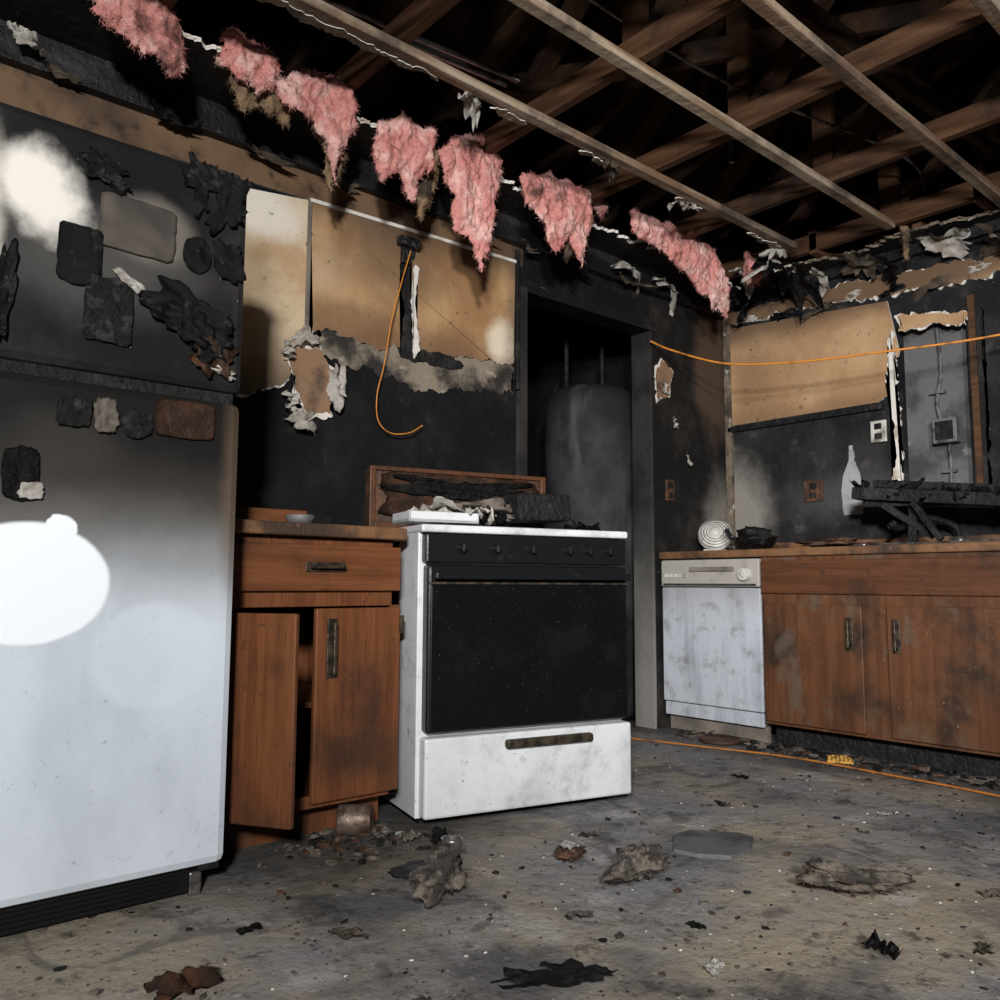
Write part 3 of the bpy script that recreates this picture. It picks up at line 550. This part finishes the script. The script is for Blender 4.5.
# ------------------------------------------------------------ right counter
kc=empty('kitchen_counter')
XF=-.635
boxes('carcass',[((XF+.02,-3.0,.10),(-.002,-.605,.87)),((XF+.09,-3.0,0),(-.05,-.605,.11))],char,kc)
bm=bmesh.new()
addbox(bm,(XF,-3.0,.645),(XF+.02,-.605,.71),.002); addbox(bm,(XF,-3.0,.845),(XF+.02,-.605,.872),.002); addbox(bm,(XF,-3.0,.10),(XF+.02,-.605,.135),.002)
for y in (-.635,-1.145,-1.71,-2.225,-2.75): addbox(bm,(XF-.001,y-.06,.10),(XF+.02,y+.06,.87) if y<-.7 else (XF+.02,y+.03,.87),.002)
mk('face_frame',bm,cabwB,kc)
boxes('drawer_fronts',[((XF-.016,-1.70,.700),(XF+.002,-.61,.852)),((XF-.016,-2.75,.700),(XF+.002,-1.715,.852))],cabwy,kc,.004)
boxes('doors',[((XF-.018,y0,.115),(XF+.001,y1,.655)) for y0,y1 in ((-1.09,-.62),(-1.69,-1.195),(-2.20,-1.73),(-2.72,-2.25))],cabwB,kc,.005)
bm=bmesh.new()
for y in (-1.035,-1.235,-2.13,-2.31):
    addbox(bm,(XF-.024,y-.016,.46),(XF-.016,y+.016,.60),.002); addbox(bm,(XF-.045,y-.006,.47),(XF-.036,y+.006,.59),.003)
    addbox(bm,(XF-.042,y-.006,.475),(XF-.018,y+.006,.487)); addbox(bm,(XF-.042,y-.006,.573),(XF-.018,y+.006,.585))
mk('door_pulls',bm,brass,kc)
box('countertop',(XF-.02,-3.0,.872),(-.002,-.012,.909),counter,kc,.006)
sk=empty('kitchen_sink',(0,0,.912))
boxes('sink_rim',[((-.56,-1.75,0),(-.10,-1.70,.010)),((-.56,-1.07,0),(-.10,-1.02,.010)),((-.56,-1.7,0),(-.51,-1.07,.010)),((-.17,-1.7,0),(-.10,-1.07,.010))],chrome,sk,.003)
box('blackened_basin_water_line',(-.51,-1.7,.0),(-.17,-1.07,.004),char,sk)
bm=bmesh.new(); cyl(bm,(-.12,-1.3,.008),(-.12,-1.3,.05),.028,.024); mk('faucet_base',bm,chrome,sk,True)
tube('faucet_spout',[(-.12,-1.3,.04),(-.13,-1.28,.10),(-.20,-1.22,.13),(-.32,-1.14,.13),(-.38,-1.1,.09)],.014,char,sk)
lump('counter_crust',(-.3,-.82,.912),(.25,.30,.04),rust,234,None,rough=.7)
ch=empty('charred_fallen_plank',(0,0,0))
bm=bmesh.new()
beam(bm,(-.42,-.97,1.16),(-.36,-1.9,1.05),.09,.055)
beam(bm,(-.40,-1.0,1.12),(-.30,-1.9,1.09),.05,.05)
beam(bm,(-.41,-1.05,1.20),(-.33,-1.8,1.11),.02,.035)
beam(bm,(-.44,-1.1,1.10),(-.40,-1.30,.95),.03,.03)
beam(bm,(-.40,-1.22,1.08),(-.42,-1.22,.926),.035,.035)
beam(bm,(-.46,-1.24,1.10),(-.48,-1.36,.93),.025,.025)
beam(bm,(-.30,-1.7,1.07),(-.30,-1.72,.926),.04,.04)
mk('planks',bm,char,ch)
for i in range(9): crumple('char_flake_%d'%(i+1),(-.42+.03*(i%2),-1.0-i*.10,1.175-.012*i),(.3*(i%3-1)+.8*(i%2),.5,i),.13,.06,.03,(char,melt)[i%2],260+i,ch,th=.008,jag=.6)
# fan and pan
fn=empty('desk_fan',(-.33,-.08,.912))
Mf=Matrix.Translation((0,-.06,.105))@Euler((0,-1.1,.55)).to_matrix().to_4x4()
bm=bmesh.new(); lathe(bm,[(.0,.03),(.03,.028),(.032,.015),(.04,.012),(.045,.012),(.075,.006),(.092,-.006),(.096,-.02),(.09,-.04),(.05,-.06),(0,-.062)],Mf)
mk('housing',bm,oatm,fn,True)
bm=bmesh.new()
for r,z in ((.045,.018),(.06,.015),(.075,.011),(.09,.004)): lathe(bm,[(r+.002,z),(r,z+.003),(r-.002,z),(r,z-.002),(r+.002,z)],Mf)
mk('guard_rings',bm,galv,fn,True)
bm=bmesh.new(); addbox(bm,(-.045,-.10,0),(.045,-.01,.02),.006); mk('base',bm,oatm,fn)
pn=empty('frying_pan',(-.35,-.40,.912))
bm=bmesh.new(); lathe(bm,[(0,.004),(.085,0.0),(.12,.055),(.124,.057),(.118,.055),(.085,.008),(0,.008)],Euler((0,-.12,0)).to_matrix().to_4x4()@Matrix.Translation((0,0,.015)))
tube('',[(.0,.11,.065),(.0,.15,.085),(.02,.19,.12)],.011,bm=bm)
mk('pan_bowl',bm,melt,pn,True)
lump('pan_residue',(0,0,.02),(.16,.16,.10),char,235,pn,sub=3)
# ------------------------------------------------------------ water heater in the passage
wh=empty('water_heater',(-.62,.50,0))
bm=bmesh.new(); lathe(bm,[(0,.02),(.262,.02),(.267,.05),(.267,1.76),(.255,1.82),(.21,1.86),(.10,1.88),(0,1.882)],seg=48); mk('tank',bm,heater,wh,True)
bm=bmesh.new(); cyl(bm,(.1,0,1.87),(.1,0,2.4),.014); cyl(bm,(-.1,.1,1.87),(-.1,.1,2.4),.014); mk('pipes',bm,char,wh)
bm=bmesh.new(); cyl(bm,(0,0,0),(0,0,.03),.25); mk('base_ring',bm,char,wh)
# ------------------------------------------------------------ cords
tube('extension_cord',[(-.72,-.03,2.03),(-.68,-.15,1.96),(-.61,-.42,1.85),(-.53,-.75,1.805),(-.44,-1.15,1.79),(-.3,-1.56,1.80),(-.1,-2.2,1.86)],.0055,orange)
tube('extension_cord',[(-1.02,-.12,.008),(-.93,-.45,.008),(-.83,-.85,.008),(-.84,-1.3,.008),(-.87,-1.66,.008),(-1.0,-2.2,.008)],.0045,orange2)
tube('hanging_wire',[(-2.28,-.05,2.10),(-2.33,-.06,1.95),(-2.38,-.07,1.78),(-2.41,-.07,1.60),(-2.435,-.06,1.47),(-2.42,-.05,1.37),(-2.36,-.05,1.33),(-2.28,-.06,1.34),(-2.21,-.05,1.38)],.0025,orange)
# ------------------------------------------------------------ floor debris
bm=bmesh.new(); M=Matrix.Translation((-2.82,-.60,.045))@Euler((math.pi/2,0,.9)).to_matrix().to_4x4()
lathe(bm,[(0,-.05),(.042,-.05),(.044,-.045),(.044,.045),(.042,.05),(.036,.05),(.036,-.03),(0,-.03)],M); mk('tin_can',bm,copper,None,True)
bm=bmesh.new(); M=Matrix.Translation((-2.73,-.95,.0))
lathe(bm,[(0,.0),(.022,0),(.028,.05),(.030,.055),(.026,.053),(.020,.006),(0,.006)],M); mk('small_metal_cup',bm,chrome,None,True)
crumple('slate_tile_shard',(-2.86,-.96,0),(0,0,.3),.13,.10,.006,tile,301,None,jag=.2,rest=True,th=.008)
lump('insulation_scrap',(-2.94,-1.18,0),(.13,.08,.075),greyrag,302,None,.6,rot=(0,0,.2),fib=400)
lump('insulation_scrap',(-2.49,-1.40,0),(.15,.09,.065),greyrag,303,None,.6,rot=(0,0,.1),fib=400)
lump('insulation_scrap',(-2.17,-1.78,0),(.20,.07,.05),greyrag,304,None,.6,rot=(0,0,-.9),fib=400)
lump('plaster_chunk',(-2.49,-1.16,0),(.09,.07,.03),rust,305,None,.4)
crumple('plaster_flake',(-2.50,-1.165,.036),(0.1,0,.4),.07,.045,.006,oatm,306,None,rest=True)
bm=bmesh.new()
pp=[(-.02,-.11),(.09,-.12),(.13,-.08),(.12,.08),(.05,.13),(-.10,.12),(-.13,.05),(-.12,-.05)]
M=Matrix.Translation((-2.09,-1.34,0))@Matrix.Rotation(.6,4,'Z')@Matrix.Scale(.9,4)
t=[bm.verts.new(M@Vector((x,y,.012))) for x,y in pp]; b=[bm.verts.new(M@Vector((x,y,0))) for x,y in pp]
bm.faces.new(t)
for i in range(8): bm.faces.new((t[i],b[i],b[(i+1)%8],t[(i+1)%8]))
bmesh.ops.recalc_face_normals(bm,faces=bm.faces); mk('floor_tile_piece',bm,tile)
bm=bmesh.new(); lathe(bm,[(0,0),(.095,0),(.10,.012),(.095,.018),(.08,.012),(.0,.014)],Matrix.Translation((-.73,-.42,0))); mk('rusty_pot_lid',bm,rust,None,True)
bm=bmesh.new(); M=Matrix.Translation((-.69,-.99,0))@Matrix.Rotation(.5,4,'Z')@Matrix.Scale(.8,4)
for i in range(-3,4):
    addbox(bm,(-.09,i*.02-.004,0),(.09,i*.02+.004,.012),.002,M)
    addbox(bm,(i*.026-.004,-.064,0),(i*.026+.004,.064,.012),.002,M)
mk('yellow_plastic_grate',bm,yellow)
crumple('melted_plastic_sheet',(-3.03,-1.62,0),(0,0,-.6),.17,.06,.012,melt,307,None,rest=True,th=.006,jag=.4)
crumple('melted_plastic_sheet',(-2.98,-1.66,0.010),(0.1,0,-.8),.13,.05,.012,melt,317,None,rest=True,th=.006,jag=.4)
crumple('melted_plastic_shard',(-2.44,-1.98,0),(.2,.2,.3),.07,.05,.025,melt,308,None,rest=True,th=.006,jag=.5)
crumple('burnt_cardboard_scrap',(-3.55,-1.22,0),(0,0,.2),.11,.10,.015,rust,309,None,rest=True,th=.005,jag=.4)
crumple('white_paper_scrap',(-2.74,-1.79,0),(0,0,.2),.05,.04,.010,oatm,310,None,rest=True,jag=.4)
crumple('crushed_foil',(-2.73,-.75,0),(0,0,.2),.06,.05,.02,oatm,311,None,rest=True,jag=.4)
crumple('charred_scrap',(-2.68,-.84,0),(0.1,0,.9),.12,.07,.025,char,312,None,rest=True,jag=.4)
for i,(x,y,s_,m) in enumerate([(-2.30,-1.05,.06,greyrag),(-2.0,-1.6,.05,tile),(-2.6,-1.65,.045,char),(-3.2,-1.2,.07,greyrag),(-3.35,-1.05,.05,char),(-1.7,-1.1,.06,greyrag),(-1.4,-1.5,.05,oatm),(-2.75,-1.45,.05,beige),(-2.25,-2.1,.05,greyrag),(-3.25,-1.55,.05,tile),(-1.3,-.9,.06,char),(-1.9,-2.0,.06,beige)]):
    crumple('floor_scrap',(x,y,0),(0,0,i*.8),s_,s_*.6,.008,m,330+i,None,rest=True,th=.004,jag=.4)
# fine scattered debris as one object
bm=bmesh.new(); rnd=random.Random(77)
def shard(x,y,s,mi):
    n=rnd.randint(4,6); h=s*rnd.uniform(.15,.5); a0=rnd.random()*6; asp=rnd.uniform(.35,1); ra=rnd.random()*3
    pts=[]
    for k in range(n):
        r=s*rnd.uniform(.6,1); an=a0+2*math.pi*k/n; px,py=r*math.cos(an),r*math.sin(an)*asp
        pts.append((x+px*math.cos(ra)-py*math.sin(ra),y+px*math.sin(ra)+py*math.cos(ra)))
    tl=rnd.uniform(0,.5)*h
    t=[bm.verts.new((px,py,h+tl*math.sin(k*2))) for k,(px,py) in enumerate(pts)]; b=[bm.verts.new((px,py,.0005)) for px,py in pts]
    fs=[bm.faces.new(t)]+[bm.faces.new((t[i],b[i],b[(i+1)%n],t[(i+1)%n])) for i in range(n)]
    for f_ in fs: f_.material_index=mi
for i in range(2600):
    x=rnd.uniform(-4.2,-.7); y=rnd.uniform(-3.0,-.2)
    if x<-2.68 and y>-.62: continue
    if (x>-2.70 and x<-1.75 and y>-.95): continue
    s=rnd.choice([.002,.003,.003,.004,.005,.006,.009,.014]); mi=rnd.choice([0,0,3,2,3,3,1])
    if mi==1: s=min(s,.005)
    shard(x,y,s,mi)
for i in range(1100):
    x=-.66+rnd.gauss(0,.06); y=rnd.uniform(-3,-.1)
    if x>-.57: continue
    shard(x,y,rnd.choice([.006,.01,.014,.02,.03]),rnd.choice([0,0,3,0,2,3]))
for i in range(300):
    x=-2.80+rnd.gauss(0,.12); y=-.62+rnd.gauss(0,.10)
    if x>-2.70 and y>-.72 : continue
    if y>-.48 or x<-3.25: continue
    shard(x,y,rnd.choice([.006,.01,.016,.024]),rnd.choice([0,3,3,2,3]))
bmesh.ops.recalc_face_normals(bm,faces=bm.faces)
mk('scattered_floor_debris',bm,[char,gyps,rust,greyrag])
# ------------------------------------------------------------ lights
def area(name,loc,tgt,size,power,col=(1,1,1),spread=math.pi):
    L=bpy.data.lights.new(name,'AREA'); L.size=size; L.energy=power; L.color=col; L.spread=spread
    o=bpy.data.objects.new(name,L); o.location=loc; o.rotation_euler=(Vector(tgt)-Vector(loc)).to_track_quat('-Z','Y').to_euler(); COL.objects.link(o)
area('strobe_main',(-5.7,-4.9,2.0),(-2.6,-.5,1.2),.3,132,(1,.98,.96),math.radians(130))
area('strobe_gridded',(-5.0,-3.4,1.7),(-.6,-.9,1.1),.25,25,(1,.98,.97),math.radians(60))
w=bpy.data.worlds.new('world'); w.use_nodes=True; w.node_tree.nodes['Background'].inputs[0].default_value=(.5,.6,.7,1); w.node_tree.nodes['Background'].inputs[1].default_value=.02; scn.world=w
